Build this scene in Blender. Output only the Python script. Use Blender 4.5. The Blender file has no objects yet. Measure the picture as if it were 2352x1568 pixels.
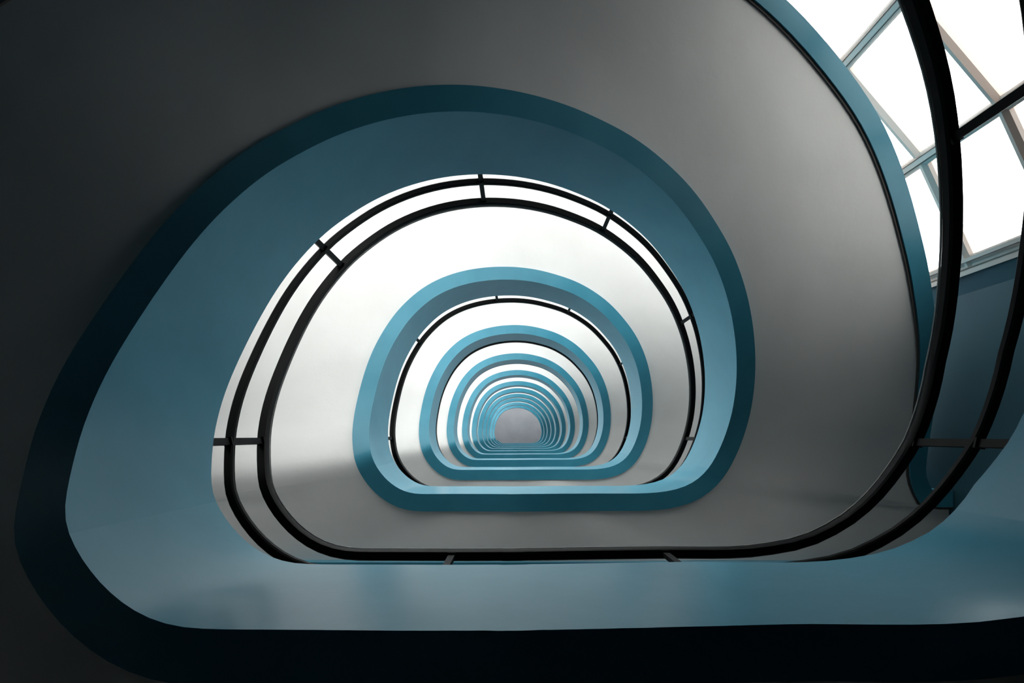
# Looking straight up the well of a D-shaped spiral staircase.
import bpy, math, random
from mathutils import Vector
random.seed(4)
scene = bpy.context.scene
col = scene.collection
PI = math.pi

# ------------------------------------------------------------------ measures
P = 3.2              # storey height (m)
U = P / 1240.0       # one plan unit (m)
EYE = 1.44           # height of the eye above the ground floor
CX, CY = 78.0, -104.0   # centre of the round end of the well (plan units from the eye)
RT = [188.8,189.0,189.5,190.1,190.6,191.7,193.1,194.8,196.7,198.8,201.3,204.1,207.2,210.7,214.5,218.8,223.5,228.6,234.2,240.5,247.4,255.1,263.7,273.1,283.6,295.3,308.3,323.1,339.8,358.2,376.9,393.3,407.0,418.4,428.2,436.8,444.4,451.3,457.3,462.5,466.9,470.7,474.5,478.4,482.2,485.9,489.2,492.2,495.1,497.9,500.7,503.6,506.6,510.0,513.6,517.7,522.0,526.6,531.5,536.7,542.1,547.7,553.5,559.5,565.7,572.2,579.0,586.0,593.1,600.0,606.5,613.0,619.5,626.0,632.3,638.0,643.2,647.9,652.2,656.1,659.6,662.8,665.7,668.4,670.9,673.5,676.0,678.5,680.9,683.5,686.2,688.7,691.2,693.5,695.7,697.7,699.5,701.3,703.4,705.6,707.7,709.3,710.3,711.0,711.5,711.9,712.2,712.1,711.5,710.6,709.5,708.7,708.2,708.0,707.7,706.9,705.7,704.3,702.8,701.2,699.5,697.6,695.6,693.7,691.8,690.0,688.2,686.3,684.4,682.3,680.1,677.7,674.8,671.3,667.4,662.8,657.7,651.9,645.4,637.9,628.6,616.7,601.3,581.4,556.1,526.0,493.1,459.6,428.0,399.8,375.6,354.5,336.0,319.6,305.1,292.1,280.6,270.2,260.9,252.4,244.8,237.9,231.8,226.2,221.1,216.5,212.4,208.8,205.5,202.5,199.9,197.6,195.5,193.8,192.3,191.1,189.9,189.3,189.0,188.8]   # well edge: distance from the plumb line every 2 degrees
ZTAB = [0.4582,0.4546,0.451,0.4477,0.4449,0.4427,0.4413,0.4408,0.4397,0.4387,0.4377,0.4368,0.4358,0.435,0.4342,0.4334,0.4328,0.4322,0.4316,0.4312,0.4308,0.4304,0.4301,0.4298,0.4296,0.4293,0.4291,0.429,0.4288,0.4286,0.4285,0.4283,0.4282,0.4282,0.4281,0.4281,0.4282,0.4282,0.4283,0.4284,0.4285,0.4286,0.4287,0.4289,0.429,0.4291,0.4292,0.4293,0.4295,0.4296,0.4297,0.4299,0.4301,0.4303,0.4305,0.4308,0.4311,0.4314,0.4318,0.4322,0.4326,0.433,0.4334,0.4339,0.4344,0.435,0.4357,0.4365,0.4374,0.4386,0.4398,0.4412,0.4427,0.4443,0.4464,0.4504,0.4574,0.4661,0.475,0.4838,0.4926,0.5013,0.5102,0.5191,0.5281,0.5373,0.5467,0.5562,0.5659,0.5756,0.5853,0.595,0.6046,0.6142,0.6238,0.6334,0.6432,0.6532,0.6634,0.674,0.685,0.6963,0.708,0.7199,0.732,0.7442,0.7564,0.7684,0.7803,0.7919,0.8031,0.8139,0.8243,0.8342,0.8438,0.8529,0.8618,0.8705,0.8792,0.8878,0.8965,0.9054,0.9145,0.9238,0.9333,0.9429,0.9526,0.9623,0.9719,0.9814,0.9908,1.0001,1.0093,1.0186,1.0278,1.0371,1.0465,1.0558,1.0651,1.0744,1.0835,1.0927,1.1018,1.1109,1.1201,1.1294,1.1389,1.1485,1.1583,1.1683,1.1785,1.1887,1.1991,1.2096,1.22,1.2305,1.241,1.2514,1.2617,1.2721,1.2825,1.293,1.3036,1.3142,1.3248,1.3353,1.3456,1.3553,1.3652,1.3741,1.382,1.3891,1.3954,1.4009,1.4056,1.4097,1.4132,1.4161,1.4184,1.4203,1.4218,1.423,1.4238,1.4243,1.4246,1.4248,1.4249,1.4249,1.4247,1.4241,1.4232,1.4222,1.4212,1.4201,1.4191,1.4182,1.4174,1.4167,1.4161,1.4156,1.4152,1.4149,1.4147,1.4146,1.4145,1.4145,1.4145,1.4146,1.4147,1.4148,1.4149,1.4151,1.4154,1.4156,1.416,1.4164,1.4168,1.4173,1.4178,1.4184,1.419,1.4196,1.4203,1.4209,1.4216,1.4223,1.4229,1.4235,1.4241,1.4247,1.4252,1.4257,1.4262,1.4267,1.4271,1.4276,1.4281,1.4286,1.4291,1.4294,1.4296,1.4296,1.4294,1.4289,1.4282,1.4274,1.4265,1.4255,1.4245,1.4236,1.4227,1.4218,1.4209,1.42,1.419,1.4185,1.4201,1.4258,1.4342,1.4435,1.453,1.4627,1.4725,1.4822,1.4916,1.5007,1.5094,1.5178,1.5259,1.5337,1.5413,1.5488,1.5563,1.5639,1.5717,1.5797,1.588,1.5968,1.6058,1.6153,1.6251,1.6352,1.6456,1.6563,1.6672,1.6783,1.6897,1.7014,1.7134,1.7257,1.7383,1.7512,1.7642,1.7773,1.7905,1.8035,1.8164,1.829,1.8414,1.8536,1.8655,1.8772,1.8887,1.9,1.9111,1.922,1.9328,1.9434,1.9537,1.9637,1.9733,1.9823,1.9908,1.9987,2.0062,2.0132,2.02,2.0267,2.0334,2.0402,2.0471,2.0541,2.0612,2.0684,2.0758,2.0835,2.0914,2.0996,2.1082,2.1173,2.1268,2.1367,2.1472,2.1582,2.1696,2.1815,2.1939,2.2066,2.2197,2.233,2.2463,2.2597,2.2729,2.286,2.2988,2.3113,2.3236,2.3356,2.3457,2.3553,2.3644,2.3729,2.3809,2.3883,2.3952,2.4016,2.4075,2.4128,2.4177,2.422,2.4258,2.429,2.4318,2.4341,2.4358,2.4371,2.4378,2.4381,2.438,2.4373,2.4361,2.4346,2.433,2.4314,2.4297,2.4282,2.4269,2.4257,2.4246,2.4238,2.4231,2.4226,2.4222,2.4219,2.4218,2.4218,2.4218,2.4219,2.422,2.4221,2.4223,2.4226,2.4229,2.4232,2.4236,2.4239]   # height of the underside (storeys above the eye) every 2 degrees of climb

def lerp_table(tab, x):
    if x <= tab[0][0]: return tab[0][1]
    for (a, b), (c, d) in zip(tab[:-1], tab[1:]):
        if x <= c: return b + (d - b) * (x - a) / (c - a)
    return tab[-1][1]

def R_of(deg):
    t = ((deg + 180.0) % 360.0) / 2.0
    i = int(t); f = t - i
    return RT[i % 180] * (1 - f) + RT[(i + 1) % 180] * f

def in_pt(deg):
    r = R_of(deg); a = math.radians(deg)
    return (r * math.sin(a), -r * math.cos(a))

def phi_of(x, y): return math.degrees(math.atan2(x - CX, -(y - CY)))

WT = [(-9,-9),(5.9,5.9),(6.93,6.81),(7.93,7.71),(8.93,8.6),(9.93,9.66),(10.93,10.7),(11.42,11.15),(14,13.5)]
def ztab(full):
    t = (full + 250) / 2.0
    i = max(0, min(int(t), len(ZTAB) - 2)); f = min(max(t - i, 0), 1)
    return ZTAB[i] * (1 - f) + ZTAB[i + 1] * f
def z_units(full):
    """height (in storeys above the eye) of the underside at unwrapped angle"""
    if full > 540:
        k = math.ceil((full - 540) / 360.0)
        u = full - 360 * k; e = ztab(540) - ztab(180) - 1
        return ztab(u) + k + e * (1 - (u - 180) / 360.0)
    if -250 <= full < -238: return lerp_table([(-250, .437), (-238, ztab(-238))], full)
    if full < -250:
        if full > -290: return lerp_table([(-290, ztab(70) - 1.011), (-280, .317), (-270, .350), (-262, .388), (-256, .418), (-250, .437)], full)
        k = math.ceil((-250 - full) / 360.0)
        if k == 1: return ztab(full + 360) - 1 - lerp_table([(-320, .008), (-300, .008), (-290, .011)], full)
        return ztab(full + 360 * k) - k
    return ztab(full)

def W(z): return lerp_table(WT, z) * P + EYE      # storeys above eye -> metres above the floor
def wp(x, y, zm): return Vector((x * U, y * U, zm))

# angles (about the plumb line) where a flight begins and ends: creases radial from C
def find_theta(target, lo, hi):
    for _ in range(50):
        m = (lo + hi) / 2
        if phi_of(*in_pt(m)) < target: lo = m
        else: hi = m
    return (lo + hi) / 2
TL = find_theta(-111.0, -130, -60)
TR = find_theta(111.0, 60, 130)

def flight_angles(n=116): return [TL + (TR - TL) * i / n for i in range(n + 1)]
def landing_angles(n=90):
    # finer where the well edge turns its corners
    return [TR + (TL + 360 - TR) * i / n for i in range(n + 1)]

# closed smooth well edge and outward normals
def normal(deg, e=1.5):
    a = in_pt(deg - e); b = in_pt(deg + e)
    tx, ty = b[0] - a[0], b[1] - a[1]
    l = math.hypot(tx, ty); tx /= l; ty /= l
    nx, ny = -ty, tx                     # choose the one pointing away from the well
    p = in_pt(deg)
    if nx * (p[0] - CX) + ny * (p[1] - CY) < 0: nx, ny = -nx, -ny
    return nx, ny
def off_pt(deg, d):
    p = in_pt(deg); n_ = normal(deg); return (p[0] + n_[0] * d, p[1] + n_[1] * d)

# outer edge of the soffit (right half; the left half mirrors it)
OUT = [(78,-1198),(250,-1185),(410,-1146),(580,-1077),(655,-1035),(730,-984),(801,-928),(863,-877),(921,-820),(963,-768),(1000,-713),(1050,-630),(1092,-545),(1119,-497),(1139,-450),(1163,-381),(1187,-322),(1207,-261),(1222,-169),(1231,-80),(1238,9),(1243,50),(1246,95),(1253,140),(1268,182),(1282,204),(1299,221)]
OUTP = [(phi_of(*p), p) for p in OUT]
def out_pt(ph):
    s = 1 if ph >= 0 else -1
    a = lerp_table([(0, 0), (95, 94.6), (111, OUTP[-1][0])], abs(ph))
    for (pa, A), (pb, B) in zip(OUTP[:-1], OUTP[1:]):
        if a <= pb + 1e-9:
            f = (a - pa) / (pb - pa)
            # catmull-ish smoothing is unneeded at this density
            x = A[0] + (B[0] - A[0]) * f; y = A[1] + (B[1] - A[1]) * f
            return (CX + s * (x - CX), y)
    return (CX + s * (OUT[-1][0] - CX), OUT[-1][1])
WX = 1415.0                       # inner face of the right wall
LX = 2 * CX - WX
BY = 720.0                        # inner face of the back wall
EDGE_R = [(1299,221),(1322,231),(1345,236),(1370,238),(WX - 3,238)]   # landing edge from stair corner to wall

# ------------------------------------------------------------------ materials
def newmat(name):
    m = bpy.data.materials.new(name); m.use_nodes = True
    nt = m.node_tree; b = nt.nodes['Principled BSDF']
    return m, nt, b
def noise_mix(nt, b, c1, c2, scale, detail=4, lo=.35, hi=.65, rough=None):
    tc = nt.nodes.new('ShaderNodeTexCoord'); n = nt.nodes.new('ShaderNodeTexNoise')
    n.inputs['Scale'].default_value = scale; n.inputs['Detail'].default_value = detail
    r = nt.nodes.new('ShaderNodeValToRGB')
    r.color_ramp.elements[0].position = lo; r.color_ramp.elements[1].position = hi
    r.color_ramp.elements[0].color = (*c1, 1); r.color_ramp.elements[1].color = (*c2, 1)
    nt.links.new(tc.outputs['Object'], n.inputs['Vector'])
    nt.links.new(n.outputs['Fac'], r.inputs['Fac']); nt.links.new(r.outputs['Color'], b.inputs['Base Color'])
    return tc, n
def add_bump(nt, b, tc, scale, strength, dist=.003):
    n = nt.nodes.new('ShaderNodeTexNoise'); n.inputs['Scale'].default_value = scale; n.inputs['Detail'].default_value = 5
    bp = nt.nodes.new('ShaderNodeBump'); bp.inputs['Strength'].default_value = strength; bp.inputs['Distance'].default_value = dist
    nt.links.new(tc.outputs['Object'], n.inputs['Vector']); nt.links.new(n.outputs['Fac'], bp.inputs['Height'])
    nt.links.new(bp.outputs['Normal'], b.inputs['Normal'])

M = {}
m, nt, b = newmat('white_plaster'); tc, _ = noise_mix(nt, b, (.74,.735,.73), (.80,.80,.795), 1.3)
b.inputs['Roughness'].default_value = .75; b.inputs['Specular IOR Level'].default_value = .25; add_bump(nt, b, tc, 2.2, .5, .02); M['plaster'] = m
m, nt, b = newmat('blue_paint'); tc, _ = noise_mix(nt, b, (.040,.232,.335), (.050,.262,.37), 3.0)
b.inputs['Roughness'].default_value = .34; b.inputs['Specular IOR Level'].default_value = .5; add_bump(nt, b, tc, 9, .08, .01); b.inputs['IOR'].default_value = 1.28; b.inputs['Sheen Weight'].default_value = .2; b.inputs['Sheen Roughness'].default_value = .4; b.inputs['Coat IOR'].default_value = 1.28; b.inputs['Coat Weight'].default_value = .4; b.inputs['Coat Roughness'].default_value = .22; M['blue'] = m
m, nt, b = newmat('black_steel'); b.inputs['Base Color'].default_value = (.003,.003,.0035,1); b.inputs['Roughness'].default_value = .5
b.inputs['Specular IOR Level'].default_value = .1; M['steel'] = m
m, nt, b = newmat('rail_edge_highlight'); b.inputs['Base Color'].default_value = (.16,.155,.15,1); b.inputs['Roughness'].default_value = .45; M['rail_glint'] = m  # lighter grey paints the light caught by the rail's inner edge
m, nt, b = newmat('aluminium_frame'); b.inputs['Base Color'].default_value = (.68,.56,.50,1); b.inputs['Roughness'].default_value = .4
M['alu'] = m
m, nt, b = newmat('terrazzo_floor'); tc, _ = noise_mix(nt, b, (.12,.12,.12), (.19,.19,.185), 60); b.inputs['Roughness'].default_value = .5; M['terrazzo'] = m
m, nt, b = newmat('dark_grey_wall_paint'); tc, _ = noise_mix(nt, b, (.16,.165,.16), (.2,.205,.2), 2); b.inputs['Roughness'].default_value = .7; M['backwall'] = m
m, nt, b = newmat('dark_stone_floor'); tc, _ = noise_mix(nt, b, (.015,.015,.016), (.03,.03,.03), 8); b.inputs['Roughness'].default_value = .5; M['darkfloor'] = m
m, nt, b = newmat('shaded_blue_wall_paint'); tc, _ = noise_mix(nt, b, (.012,.06,.085), (.018,.08,.11), 1.1, 3, .3, .7); b.inputs['Roughness'].default_value = .5; add_bump(nt, b, tc, 6, .15, .01); M['shaded_blue'] = m  # the parapet blue again, with the wall's shade darkened into the colour
m, nt, b = newmat('grey_ceiling_paint'); tc, _ = noise_mix(nt, b, (.26,.27,.30), (.29,.30,.335), 1.5); b.inputs['Roughness'].default_value = .8; M['ceil'] = m
m, nt, b = newmat('painted_joint_shade'); b.inputs['Base Color'].default_value = (.085,.08,.078,1); b.inputs['Roughness'].default_value = .9; M['joint'] = m  # dark tone stands for the shade inside the gap beside the soffit
m, nt, b = newmat('window_glass')
nt.nodes.remove(b)
tr = nt.nodes.new('ShaderNodeBsdfTransparent'); gl = nt.nodes.new('ShaderNodeBsdfGlossy'); mx = nt.nodes.new('ShaderNodeMixShader')
gl.inputs['Roughness'].default_value = .02; tr.inputs['Color'].default_value = (.97,.985,.98,1)
fr = nt.nodes.new('ShaderNodeFresnel'); fr.inputs['IOR'].default_value = 1.25
nt.links.new(fr.outputs['Fac'], mx.inputs['Fac']); nt.links.new(tr.outputs[0], mx.inputs[1]); nt.links.new(gl.outputs[0], mx.inputs[2])
nt.links.new(mx.outputs[0], nt.nodes['Material Output'].inputs['Surface']); M['glass'] = m

# ------------------------------------------------------------------ mesh helpers
class MB:
    def __init__(s): s.v = []; s.f = []; s.mi = []
    def add(s, pts): 
        i = len(s.v); s.v += [tuple(p) for p in pts]; return i
    def grid(s, rows, close=False, mi=0):
        """rows: list of equal-length point rows"""
        n = len(rows[0]); base = [s.add(r) for r in rows]
        for a, b_ in zip(base[:-1], base[1:]):
            for j in range(n - 1 + (1 if close else 0)):
                k = (j + 1) % n
                s.f.append((a + j, a + k, b_ + k, b_ + j)); s.mi.append(mi)
        return base
    def sweep(s, sections, mi=0, cap=True):
        """sections: closed cross sections along a path"""
        base = s.grid(sections, close=True, mi=mi)
        n = len(sections[0])
        if cap:
            s.f.append(tuple(base[0] + j for j in range(n))); s.mi.append(mi)
            s.f.append(tuple(base[-1] + j for j in reversed(range(n)))); s.mi.append(mi)
    def box(s, x0, x1, y0, y1, z0, z1, mi=0):
        i = s.add([(x0,y0,z0),(x1,y0,z0),(x1,y1,z0),(x0,y1,z0),(x0,y0,z1),(x1,y0,z1),(x1,y1,z1),(x0,y1,z1)])
        for q in ((3,2,1,0),(4,5,6,7),(0,1,5,4),(1,2,6,5),(2,3,7,6),(3,0,4,7)):
            s.f.append(tuple(i + a for a in q)); s.mi.append(mi)
    def build(s, name, mats, parent=None, smooth=30, origin=None):
        me = bpy.data.meshes.new(name)
        o_ = origin or Vector((0, 0, 0))
        me.from_pydata([tuple(Vector(p) - o_) for p in s.v], [], s.f)
        if not isinstance(mats, (list, tuple)): mats = [mats]
        for m_ in mats: me.materials.append(m_)
        if len(mats) > 1:
            me.polygons.foreach_set('material_index', s.mi)
        me.update(); me.validate()
        import bmesh
        bm = bmesh.new(); bm.from_mesh(me); bmesh.ops.recalc_face_normals(bm, faces=bm.faces)
        bm.to_mesh(me); bm.free()
        if smooth:
            me.shade_smooth()
            me.set_sharp_from_angle(angle=math.radians(smooth))
        o = bpy.data.objects.new(name, me); col.objects.link(o)
        if parent is not None:
            o.parent = parent; o.location = o_ - parent.location
        else: o.location = o_
        return o
def empty(name, loc, label=None, cat=None, group=None, kind=None):
    o = bpy.data.objects.new(name, None); o.location = loc; o.empty_display_size = .2; col.objects.link(o)
    return tag(o, label, cat, group, kind)
def tag(o, label=None, cat=None, group=None, kind=None):
    if label: o['label'] = label
    if cat: o['category'] = cat
    if group: o['group'] = group
    if kind: o['kind'] = kind
    return o

# ------------------------------------------------------------------ staircase
HP = .21       # height of the parapet above the underside (storeys)
BAND = 57.0    # thickness of the inner parapet
OB = 61.0      # thickness of the outer parapet
LIP = .006     # the parapets hang a little lower than the soffit
SLAB = .115
ORD = ['lowest','first','second','third','fourth','fifth','sixth','seventh','eighth','ninth','tenth','eleventh','twelfth']

def lowclamp(zm): return max(zm, .0)
def offset_path(path, d):
    """path of (x,y); offset to the outside of the stair (away from C on the stairs)"""
    res = []
    n = len(path)
    for i in range(n):
        a = path[max(0, i - 1)]; b_ = path[min(n - 1, i + 1)]
        tx, ty = b_[0] - a[0], b_[1] - a[1]; l = math.hypot(tx, ty) or 1
        nx, ny = ty / l, -tx / l
        res.append((path[i][0] + nx * d, path[i][1] + ny * d))
    return res

def smooth_path(path, it=2):
    for _ in range(it):
        q = [path[0]]
        for a, b_, c in zip(path[:-2], path[1:-1], path[2:]):
            q.append(((a[0] + 2 * b_[0] + c[0]) / 4, (a[1] + 2 * b_[1] + c[1]) / 4))
        q.append(path[-1]); path = q
    return path

FA = flight_angles(); LA = landing_angles()
F_out = smooth_path([out_pt(phi_of(*in_pt(t))) for t in FA], 3)
F_out_o = offset_path(F_out, OB)       # travelling clockwise in plan, outside is on the left
# sign check: outside must be farther from the centre
if math.hypot(F_out_o[60][0] - CX, F_out_o[60][1] - CY) < math.hypot(F_out[60][0] - CX, F_out[60][1] - CY):
    F_out_o = offset_path(F_out, -OB); OS = -1
else: OS = 1

def parapet_rows(angles, k, off0, off1, h0, h1):
    secs = []
    base_h1 = h1
    for t in angles:
        full = t + 360 * k
        h1 = base_h1 + lerp_table([(-300, .022), (-264, .02), (-257, .0), (-250, -.006), (-235, 0)], full)
        z = z_units(full)
        a = off_pt(t, off0); b_ = off_pt(t, off1)
        z0, z1 = W(z + h0), W(z + h1)
        z0 = lowclamp(z0); z1 = max(z1, z0 + .02)
        secs.append([wp(*a, z0), wp(*b_, z0), wp(*b_, z1), wp(*a, z1)])
    return secs

def make_flight(k, label):
    o0 = wp(CX, CY - 850, lowclamp(W(z_units(360 * k))))
    root = empty('stair_flight', o0, label, 'stairs', 'flights of the spiral stair')
    # inner parapet
    mb = MB(); mb.sweep(parapet_rows(FA, k, 0, BAND, -LIP, HP)); mb.build('inner_parapet', M['blue'], root, origin=o0)
    # slab: soffit + stepped top
    mb = MB(); soff = []; 
    NST = 20
    rows_top = []
    for i, t in enumerate(FA):
        full = t + 360 * k; z = z_units(full)
        a = off_pt(t, BAND - 2); so = F_out[i]
        row = []
        for j in range(9):
            f = j / 8
            row.append(wp(a[0] + (so[0] - a[0]) * f, a[1] + (so[1] - a[1]) * f, lowclamp(W(z))))
        soff.append(row)
    mb.grid(soff)
    # treads and risers
    n = len(FA) - 1
    tops = []
    for s_ in range(NST):
        i0 = round(n * s_ / NST); i1 = round(n * (s_ + 1) / NST)
        zt = lowclamp(W(z_units(FA[i1] + 360 * k) + SLAB - .02)) + .02
        for i in (i0, i1): tops.append((i, zt))
    rows = []
    for i, zt in tops:
        a = off_pt(FA[i], BAND - 2); so = F_out[i]
        rows.append([wp(*a, zt), wp(*so, zt)])
    mb.build('soffit_slab', [M['plaster']], root, origin=o0, smooth=25)
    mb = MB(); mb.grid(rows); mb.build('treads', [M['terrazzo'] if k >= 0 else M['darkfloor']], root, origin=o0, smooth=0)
    # outer parapet with a strip painted dark as the shaded gap along the soffit
    mb = MB(); secs = []
    for i, t in enumerate(FA):
        z = z_units(t + 360 * k); a = F_out[i]; b_ = F_out_o[i]
        g = (a[0] + (b_[0] - a[0]) * .13, a[1] + (b_[1] - a[1]) * .13)
        z0 = lowclamp(W(z - LIP)); z1 = max(W(z + HP), z0 + .02)
        secs.append([wp(*g, z0), wp(*b_, z0), wp(*b_, z1), wp(*g, z1)])
    mb.sweep(secs); mb.build('outer_parapet', M['blue'], root, origin=o0)
    mb = MB(); secs = []
    for i, t in enumerate(FA):
        z = z_units(t + 360 * k); a = F_out[i]; b_ = F_out_o[i]
        g = (a[0] + (b_[0] - a[0]) * .14, a[1] + (b_[1] - a[1]) * .14)
        z0 = lowclamp(W(z - .003)); z1 = max(W(z + SLAB), z0 + .02)
        secs.append([wp(*a, z0), wp(*g, z0), wp(*g, z1), wp(*a, z1)])
    mb.sweep(secs); mb.build('joint_shade_strip', M['joint'], root, origin=o0)
    return root

def landing_outer():
    """outer boundary matched to LA"""
    n = len(LA)
    right = EDGE_R + [(WX - 3, BY - 3)]
    left = [(2 * CX - x, y) for x, y in right][::-1]
    path = right + left
    L = [0]
    for a, b_ in zip(path[:-1], path[1:]): L.append(L[-1] + math.hypot(b_[0] - a[0], b_[1] - a[1]))
    res = []
    for i in range(n):
        s_ = L[-1] * i / (n - 1)
        for j in range(len(L) - 1):
            if s_ <= L[j + 1] + 1e-6:
                f = (s_ - L[j]) / (L[j + 1] - L[j]); break
        res.append((path[j][0] + (path[j + 1][0] - path[j][0]) * f, path[j][1] + (path[j + 1][1] - path[j][1]) * f))
    # snap exact corner points
    for c in path[1:-1]:
        bi = min(range(1, n - 1), key=lambda q: math.hypot(res[q][0] - c[0], res[q][1] - c[1]))
        res[bi] = c
    return res
L_out = landing_outer()

def make_landing(k, label):
    zc = z_units(180 + 360 * k)
    o0 = wp(CX, 400, W(zc))
    root = empty('stair_landing', o0, label, 'stair landing', 'landings of the spiral stair')
    mb = MB(); mb.sweep(parapet_rows(LA, k, 0, BAND, -LIP, HP)); mb.build('inner_parapet', M['blue'], root, origin=o0)
    mb = MB(); lo = []; hi = []
    for i, t in enumerate(LA):
        z = z_units(t + 360 * k); a = off_pt(t, BAND - 2); so = L_out[i]
        zz = lowclamp(W(z))
        lo.append([wp(a[0] + (so[0] - a[0]) * j / 4, a[1] + (so[1] - a[1]) * j / 4, zz) for j in range(5)])
        hi.append([wp(a[0] + (so[0] - a[0]) * j / 4, a[1] + (so[1] - a[1]) * j / 4, lowclamp(W(z + SLAB - .02)) + .02) for j in range(5)])
    mb.grid(lo)
    mb.build('soffit_slab', M['plaster'], root, origin=o0, smooth=25)
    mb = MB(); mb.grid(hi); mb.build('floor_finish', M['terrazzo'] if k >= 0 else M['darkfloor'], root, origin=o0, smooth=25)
    # blue beam under the landing, parallel to the straight side of the well
    zb_ = W(z_units(180 + 360 * k))
    mb = MB(); mb.box((LX + 4) * U, (WX - 4) * U, 407 * U, 470 * U, max(zb_ - .05, 0), zb_ + .1); mb.build('landing_beam', M['blue'], root, origin=o0)
    # outer parapets right and left, from the stair corner to the side wall
    for s in (1, -1):
        pts = [(CX + s * (x - CX), y) for x, y in EDGE_R]
        pts[-1] = (pts[-1][0] - s * 0.0, pts[-1][1])
        prev = (CX + s * (OUT[-2][0] - CX), OUT[-2][1])
        q = [prev] + pts
        oo = offset_path(q, OS * OB * s)[1:]
        k_ = k if s == 1 else k + 1
        zb = z_units((TR if s == 1 else TL + 360) + 360 * k)
        secs = []
        for (ax, ay), (bx, by) in zip(pts, oo):
            g = (ax + (bx - ax) * .13, ay + (by - ay) * .13)
            z0 = lowclamp(W(zb - LIP)); z1 = max(W(zb + HP), z0 + .02)
            secs.append([wp(*g, z0), wp(bx, by, z0), wp(bx, by, z1), wp(*g, z1)])
        mb = MB(); mb.sweep(secs); mb.build('outer_parapet', M['blue'], root, origin=o0)
        secs = []
        for (ax, ay), (bx, by) in zip(pts, oo):
            g = (ax + (bx - ax) * .14, ay + (by - ay) * .14)
            secs.append([wp(ax, ay, W(zb - .003)), wp(*g, W(zb - .003)), wp(*g, W(zb + SLAB)), wp(ax, ay, W(zb + SLAB))])
        mb = MB(); mb.sweep(secs); mb.build('joint_shade_strip', M['joint'], root, origin=o0)
    return root

POSTS = [-90.2, -44.3, -7.3, 23.3, 55.6, 90.2, 122.5, 213.0]
def make_railing(k, label):
    o0 = wp(*off_pt(0, 42), W(z_units(360 * k) + HP))
    root = empty('stair_railing', o0, label, 'railing', 'railings along the well')
    TH = [-180 + 2.0 * i for i in range(181)]
    def bar(name, d0, d1, h0, h1, mat, bev=2.5):
        secs = []
        for t in TH:
            z = z_units(t + 360 * k)
            hh = (h1 - h0) * .22
            pr = [(d0 + bev, h0), (d1 - bev, h0), (d1, h0 + hh), (d1, h1 - hh), (d1 - bev, h1), (d0 + bev, h1), (d0, h1 - hh), (d0, h0 + hh)]
            secs.append([wp(*off_pt(t, d), lowclamp(W(z + h)) + (0 if W(z + h) > 0 else h * .01)) for d, h in pr])
        mb = MB(); mb.sweep(secs); return mb.build(name, mat, root, origin=o0)
    bar('handrail', 33, 54, .412, .429, M['steel'])
    bar('lower_rail', 36, 53, .311, .322, M['steel'])
    tag(bar('handrail_highlight', 32.2, 34.5, .4275, .4305, M['rail_glint'], .6), 'thin strip, painted highlight on the rail edge')
    for t in POSTS:
        z = z_units(t + 360 * k)
        a = in_pt(t); nx, ny = normal(t); tx, ty = -ny, nx
        zb, zt = W(z + HP - .01), W(z + .418)
        if zt < .5: continue
        mb = MB(); w = 6.3
        def q(d, s_, zz): return wp(a[0] + nx * d + tx * s_, a[1] + ny * d + ty * s_, zz)
        secs = [[q(40, -w, zz), q(49, -w, zz), q(49, w, zz), q(40, w, zz)] for zz in (zb, zt)]
        mb.sweep(secs)
        # bracket plates at both rails
        for h in (.311, .413):
            zz = W(z + h)
            mb.sweep([[q(36, -w * 1.25, zq), q(52, -w * 1.25, zq), q(52, w * 1.25, zq), q(36, w * 1.25, zq)] for zq in (zz - .008, zz + .002)])
        mb.build('baluster_post', M['steel'], root, origin=o0)
    return root

FL = {-1:'lowest stair flight, its black rails sweeping down the right edge past the window',
      0:'large unlit grey stair flight arching overhead with the broad dark blue parapet',
      1:'white-bottomed stair flight of the second ring, directly inside the double black rails',
      2:'stair flight forming the third ring, thin line of light beneath its railing',
      3:'stair flight forming the fourth ring counted inward from the big grey one'}
LL = {-1:'nearest landing along the bottom, blue-grey parapet with a black underside',
      0:'grey-bottomed landing just above the long black bottom rails',
      1:'landing whose pale parapet edge is the second straight bar above the bottom rails',
      2:'landing forming the third straight blue bar above the bottom rails'}
RL = {-1:'black double railing curving from the right edge to the bottom of the picture',
      0:'widest black double railing ring with posts, against the white soffit',
      1:'black railing of the second ring, only one bar clearly showing'}
for k in range(-1, 11):
    n_ = ORD[k + 2] if k + 2 < len(ORD) else 'last'
    make_flight(k, FL.get(k, 'small distant stair flight, %s of the nested rings counting inward from the largest' % ORD[k + 1]))
for k in range(-1, 11):
    make_landing(k, LL.get(k, 'distant landing bar below the tiny grey ceiling, %s bar counting up from the bottom' % ORD[k + 2]))
for k in range(-1, 11):
    make_railing(k, RL.get(k, 'thin distant black railing on the %s nested ring counting inward' % ORD[k + 1]))

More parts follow.
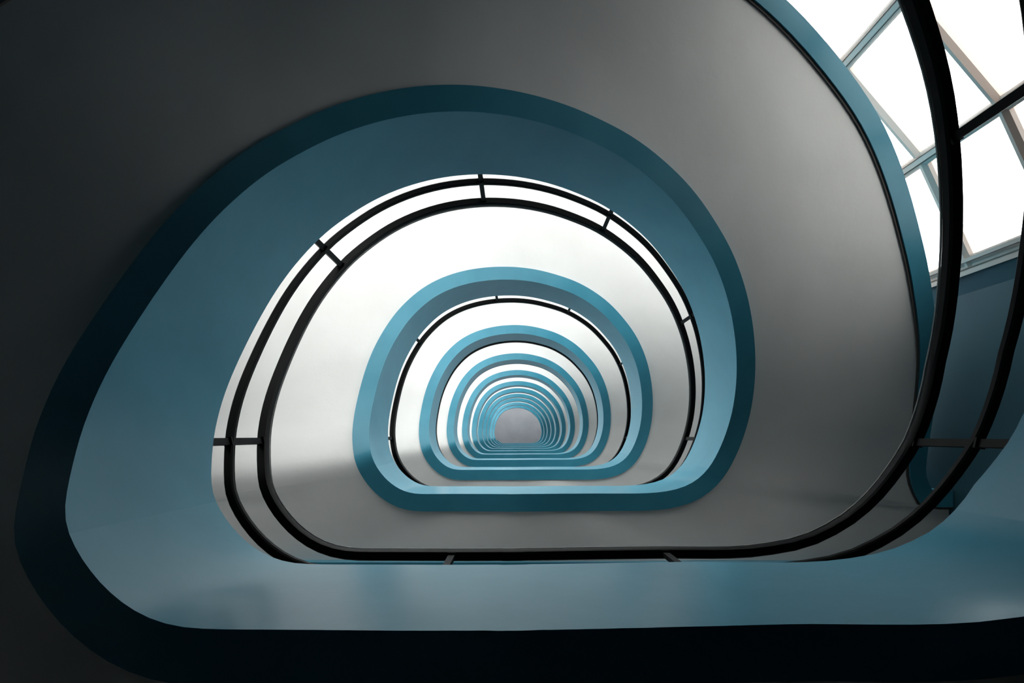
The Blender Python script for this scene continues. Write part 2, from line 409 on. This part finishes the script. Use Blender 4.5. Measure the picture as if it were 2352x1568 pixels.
# ------------------------------------------------------------------ building shell
ZTOP = W(12.1)
RW = 1381.0; A0 = 73.1; NB = 10; DA = 15.55
MUL = [A0 - DA * i for i in range(NB)]           # 73.1 ... -66.85
MUL[-1] = -73.1; MUL[-2] = -58.0
def rp(ang, r):
    a = math.radians(ang); return (CX + r * math.sin(a), CY - r * math.cos(a))
TIER0 = 1.12 - .22; NP = 5; TH_ = .22
TIERS = [TIER0 - .22 * 1, TIER0, TIER0 + .22] + [TIER0 + .44 + .22 * NP * i for i in range(0, 11)]
NPS = [1, 1, 1] + [NP] * 11     # .24, 1.34, 2.44 ...
HASGLASS = [set(range(1)), set(range(3)) | set(range(6, 9)), set(range(3)) | set(range(5, 9)), set(range(9))]         # glazed bays per tier (from the right); low ones shaped to steer light
def ring_wall(name, angs, r0, r1, z0, z1, mat):
    mb = MB()
    secs = [[wp(*rp(a, r0), z0), wp(*rp(a, r1), z0), wp(*rp(a, r1), z1), wp(*rp(a, r0), z1)] for a in angs]
    mb.sweep(secs); return tag(mb.build(name, mat, smooth=0), kind='structure')
# side walls, back wall, floor, ceiling
def slab_box(name, x0, x1, y0, y1, z0, z1, mat):
    mb = MB(); mb.box(x0 * U, x1 * U, y0 * U, y1 * U, z0, z1); return tag(mb.build(name, mat, smooth=0), kind='structure')
pR = rp(A0, RW); pRo = rp(A0, RW + 70)
def side_wall(name, s, mat):
    mb = MB()
    pts_in = [(pR[0], pR[1]), (WX, pR[1] + 60), (WX, BY)]
    pts_out = [(pRo[0] + 10, pRo[1]), (WX + 80, pR[1] + 40), (WX + 80, BY)]
    secs = []
    for a, b_ in zip(pts_in, pts_out):
        a = (CX + s * (a[0] - CX), a[1]); b_ = (CX + s * (b_[0] - CX), b_[1])
        secs.append([wp(*a, 0), wp(*b_, 0), wp(*b_, ZTOP), wp(*a, ZTOP)])
    mb.sweep(secs); return tag(mb.build(name, mat, smooth=0), kind='structure')
side_wall('wall_right', 1, M['shaded_blue']); side_wall('wall_left', -1, M['plaster'])
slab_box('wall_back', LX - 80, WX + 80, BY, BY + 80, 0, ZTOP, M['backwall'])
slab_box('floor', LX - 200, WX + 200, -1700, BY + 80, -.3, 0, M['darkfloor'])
slab_box('ceiling', LX - 200, WX + 200, -1700, BY + 80, ZTOP, ZTOP + .3, M['ceil'])
# unseen curved wall below the glass, raised in the middle bays to block light
def bay_base(i):
    for ti in range(4):
        if i in HASGLASS[ti]: return TIERS[ti]
runs = []
for i in range(len(MUL) - 1):
    if runs and runs[-1][2] == bay_base(i): runs[-1][1] = i + 1
    else: runs.append([i, i + 1, bay_base(i)])
for (i0, i1, zb), nm in zip(runs, ['wall_front_right', 'wall_front', 'wall_lightblock_centre', 'wall_lightblock_left', 'wall_corner_left', 'wall_corner']):
    ring_wall(nm, MUL[i0:i1 + 1], RW, RW + 70, 0, W(zb) - .03, M['shaded_blue'])

# mullions: full-height posts with a ridged profile
def local_frame(ang):
    a = math.radians(ang); return (math.sin(a), -math.cos(a)), (math.cos(a), math.sin(a))
def ridged(mb, ang, z0, z1, half, ridge, depth, r=RW):
    c = rp(ang, r); (rx, ry), (tx, ty) = local_frame(ang)
    prof = [(-half, depth), (-half, 6), (-half * .75, 2), (-half * .5, 2), (-half * .45, 12), (-ridge, 12), (-ridge, -12), (ridge, -12), (ridge, 12), (half * .45, 12), (half * .5, 2), (half * .75, 2), (half, 6), (half, depth)]
    mb.sweep([[wp(c[0] + tx * s + rx * d, c[1] + ty * s + ry * d, z) for s, d in prof] for z in (z0, z1)])
for i, a in enumerate(MUL):
    z0 = W(min(bay_base(max(i - 1, 0)), bay_base(min(i, len(MUL) - 2))))
    mb = MB()
    ridged(mb, a, z0, ZTOP, 21 if 0 < i < len(MUL) - 1 else 26, 7, 26)
    if i in (0, len(MUL) - 1):      # stepped jamb against the wall
        s = 1 if i == 0 else -1
        ridged(mb, a - s * 1.5, z0, ZTOP, 12, 5, 22)
    tag(mb.build('trim_%d' % (i + 1), M['alu'], smooth=0), kind='structure')

wn = 0
for ti, zt in enumerate(TIERS):
    NPk = NPS[ti]; ztop_u = zt + .22 * NPk
    if W(ztop_u) > ZTOP + .3 and W(zt) > ZTOP - .3: continue
    for bi in range(len(MUL) - 1):
        if bi not in HASGLASS[min(ti, 3)]: continue
        wn += 1
        a = rp(MUL[bi], RW + 8); c = rp(MUL[bi + 1], RW + 8)
        am = (MUL[bi] + MUL[bi + 1]) / 2
        (rx, ry), _t = local_frame(am)
        L = math.hypot(c[0] - a[0], c[1] - a[1]); dx, dy = (c[0] - a[0]) / L, (c[1] - a[1]) / L
        e0, e1 = 15, L - 15
        def q(s, d, z): return wp(a[0] + dx * s + rx * d, a[1] + dy * s + ry * d, z)
        loc = q(L / 2, 0, W(zt))
        root = empty('window_%d' % wn, loc, kind='structure')
        mb = MB()
        for j in range(NPk):
            zc = min(W(zt + .22 * j), ZTOP - .05)
            hh = .033
            prof = [(0, zc - hh), (-12, zc - hh * .35), (-12, zc + hh * .35), (0, zc + hh), (22, zc + hh), (22, zc - hh)]
            mb.sweep([[q(s, d, z) for d, z in prof] for s in (e0, e1)])
        mb.build('transom_frame', M['alu'], root, smooth=0, origin=loc)
        mb = MB()
        z0g = W(zt) ; z1g = min(W(ztop_u), ZTOP)
        i0 = mb.add([q(e0 - 10, 13, z0g), q(e1 + 10, 13, z0g), q(e1 + 10, 13, z1g), q(e0 - 10, 13, z1g)])
        mb.f.append((i0, i0 + 1, i0 + 2, i0 + 3)); mb.mi.append(0)
        mb.build('glass_pane', M['glass'], root, smooth=0, origin=loc)

# ------------------------------------------------------------------ light
w = bpy.data.worlds.new('overcast_sky'); scene.world = w; w.use_nodes = True
nt = w.node_tree; bg = nt.nodes['Background']
tc = nt.nodes.new('ShaderNodeTexCoord'); sx = nt.nodes.new('ShaderNodeSeparateXYZ'); mr = nt.nodes.new('ShaderNodeMapRange')
rp_ = nt.nodes.new('ShaderNodeValToRGB')
nt.links.new(tc.outputs['Generated'], sx.inputs[0]); nt.links.new(sx.outputs['Z'], mr.inputs['Value'])
mr.inputs['From Min'].default_value = -1; mr.inputs['From Max'].default_value = 1
cr = rp_.color_ramp
cr.elements[0].position = 0.0; cr.elements[0].color = (.88,.88,.85, 1)
cr.elements[1].position = 1.0; cr.elements[1].color = (1,1,1, 1)
e = cr.elements.new(.49); e.color = (.88,.88,.85, 1)
e = cr.elements.new(.51); e.color = (1,1,.98, 1)
nt.links.new(mr.outputs[0], rp_.inputs['Fac']); nt.links.new(rp_.outputs['Color'], bg.inputs['Color'])
dn = nt.nodes.new('ShaderNodeVectorMath'); dn.operation = 'DOT_PRODUCT'; dn.inputs[1].default_value = (-.1, -.3, 0)
nt.links.new(tc.outputs['Generated'], dn.inputs[0])
ma = nt.nodes.new('ShaderNodeMath'); ma.operation = 'MULTIPLY_ADD'; ma.inputs[1].default_value = 4.65; ma.inputs[2].default_value = 4.65
nt.links.new(dn.outputs['Value'], ma.inputs[0]); nt.links.new(ma.outputs[0], bg.inputs['Strength'])
w.cycles.sampling_method = 'AUTOMATIC'
# sky portals, one over each window bay (they only steer the sampling of the sky)
for bi in range(len(MUL) - 1):
    z0 = W(bay_base(bi))
    zs = [z0, W(2.44), W(4.64), ZTOP]
    for za, zb in zip(zs[:-1], zs[1:]):
        ld = bpy.data.lights.new('sky_portal', 'AREA'); ld.shape = 'RECTANGLE'; ld.cycles.is_portal = True
        a = rp(MUL[bi], RW + 40); c = rp(MUL[bi + 1], RW + 40); am = (MUL[bi] + MUL[bi + 1]) / 2
        ld.size = math.hypot(c[0] - a[0], c[1] - a[1]) * U; ld.size_y = zb - za
        o = bpy.data.objects.new('sky_portal', ld); col.objects.link(o)
        o.location = wp((a[0] + c[0]) / 2, (a[1] + c[1]) / 2, (za + zb) / 2)
        (rx, ry), _t = local_frame(am)
        o.rotation_euler = Vector((-rx, -ry, 0)).to_track_quat('-Z', 'Z').to_euler()

# ------------------------------------------------------------------ camera
cd = bpy.data.cameras.new('camera'); cam = bpy.data.objects.new('camera', cd); col.objects.link(cam)
cam.location = (0, 0, EYE); cam.rotation_euler = (PI, 0, 0)
cd.sensor_width = 36; cd.lens = 1240 / 2352 * 36
cd.shift_x = -(1183.5 - 1176) / 2352; cd.shift_y = (1000.5 - 784) / 2352
cd.clip_start = .02
scene.camera = cam

scene.view_settings.view_transform = 'Standard'; scene.view_settings.look = 'None'
scene.view_settings.gamma = 1; scene.view_settings.use_curve_mapping = False
scene.view_settings.exposure = 0.0
scene.cycles.max_bounces = 10; scene.cycles.diffuse_bounces = 3; scene.cycles.glossy_bounces = 4; scene.cycles.transparent_max_bounces = 12
scene.cycles.sample_clamp_indirect = 8
scene.cycles.use_denoising = True
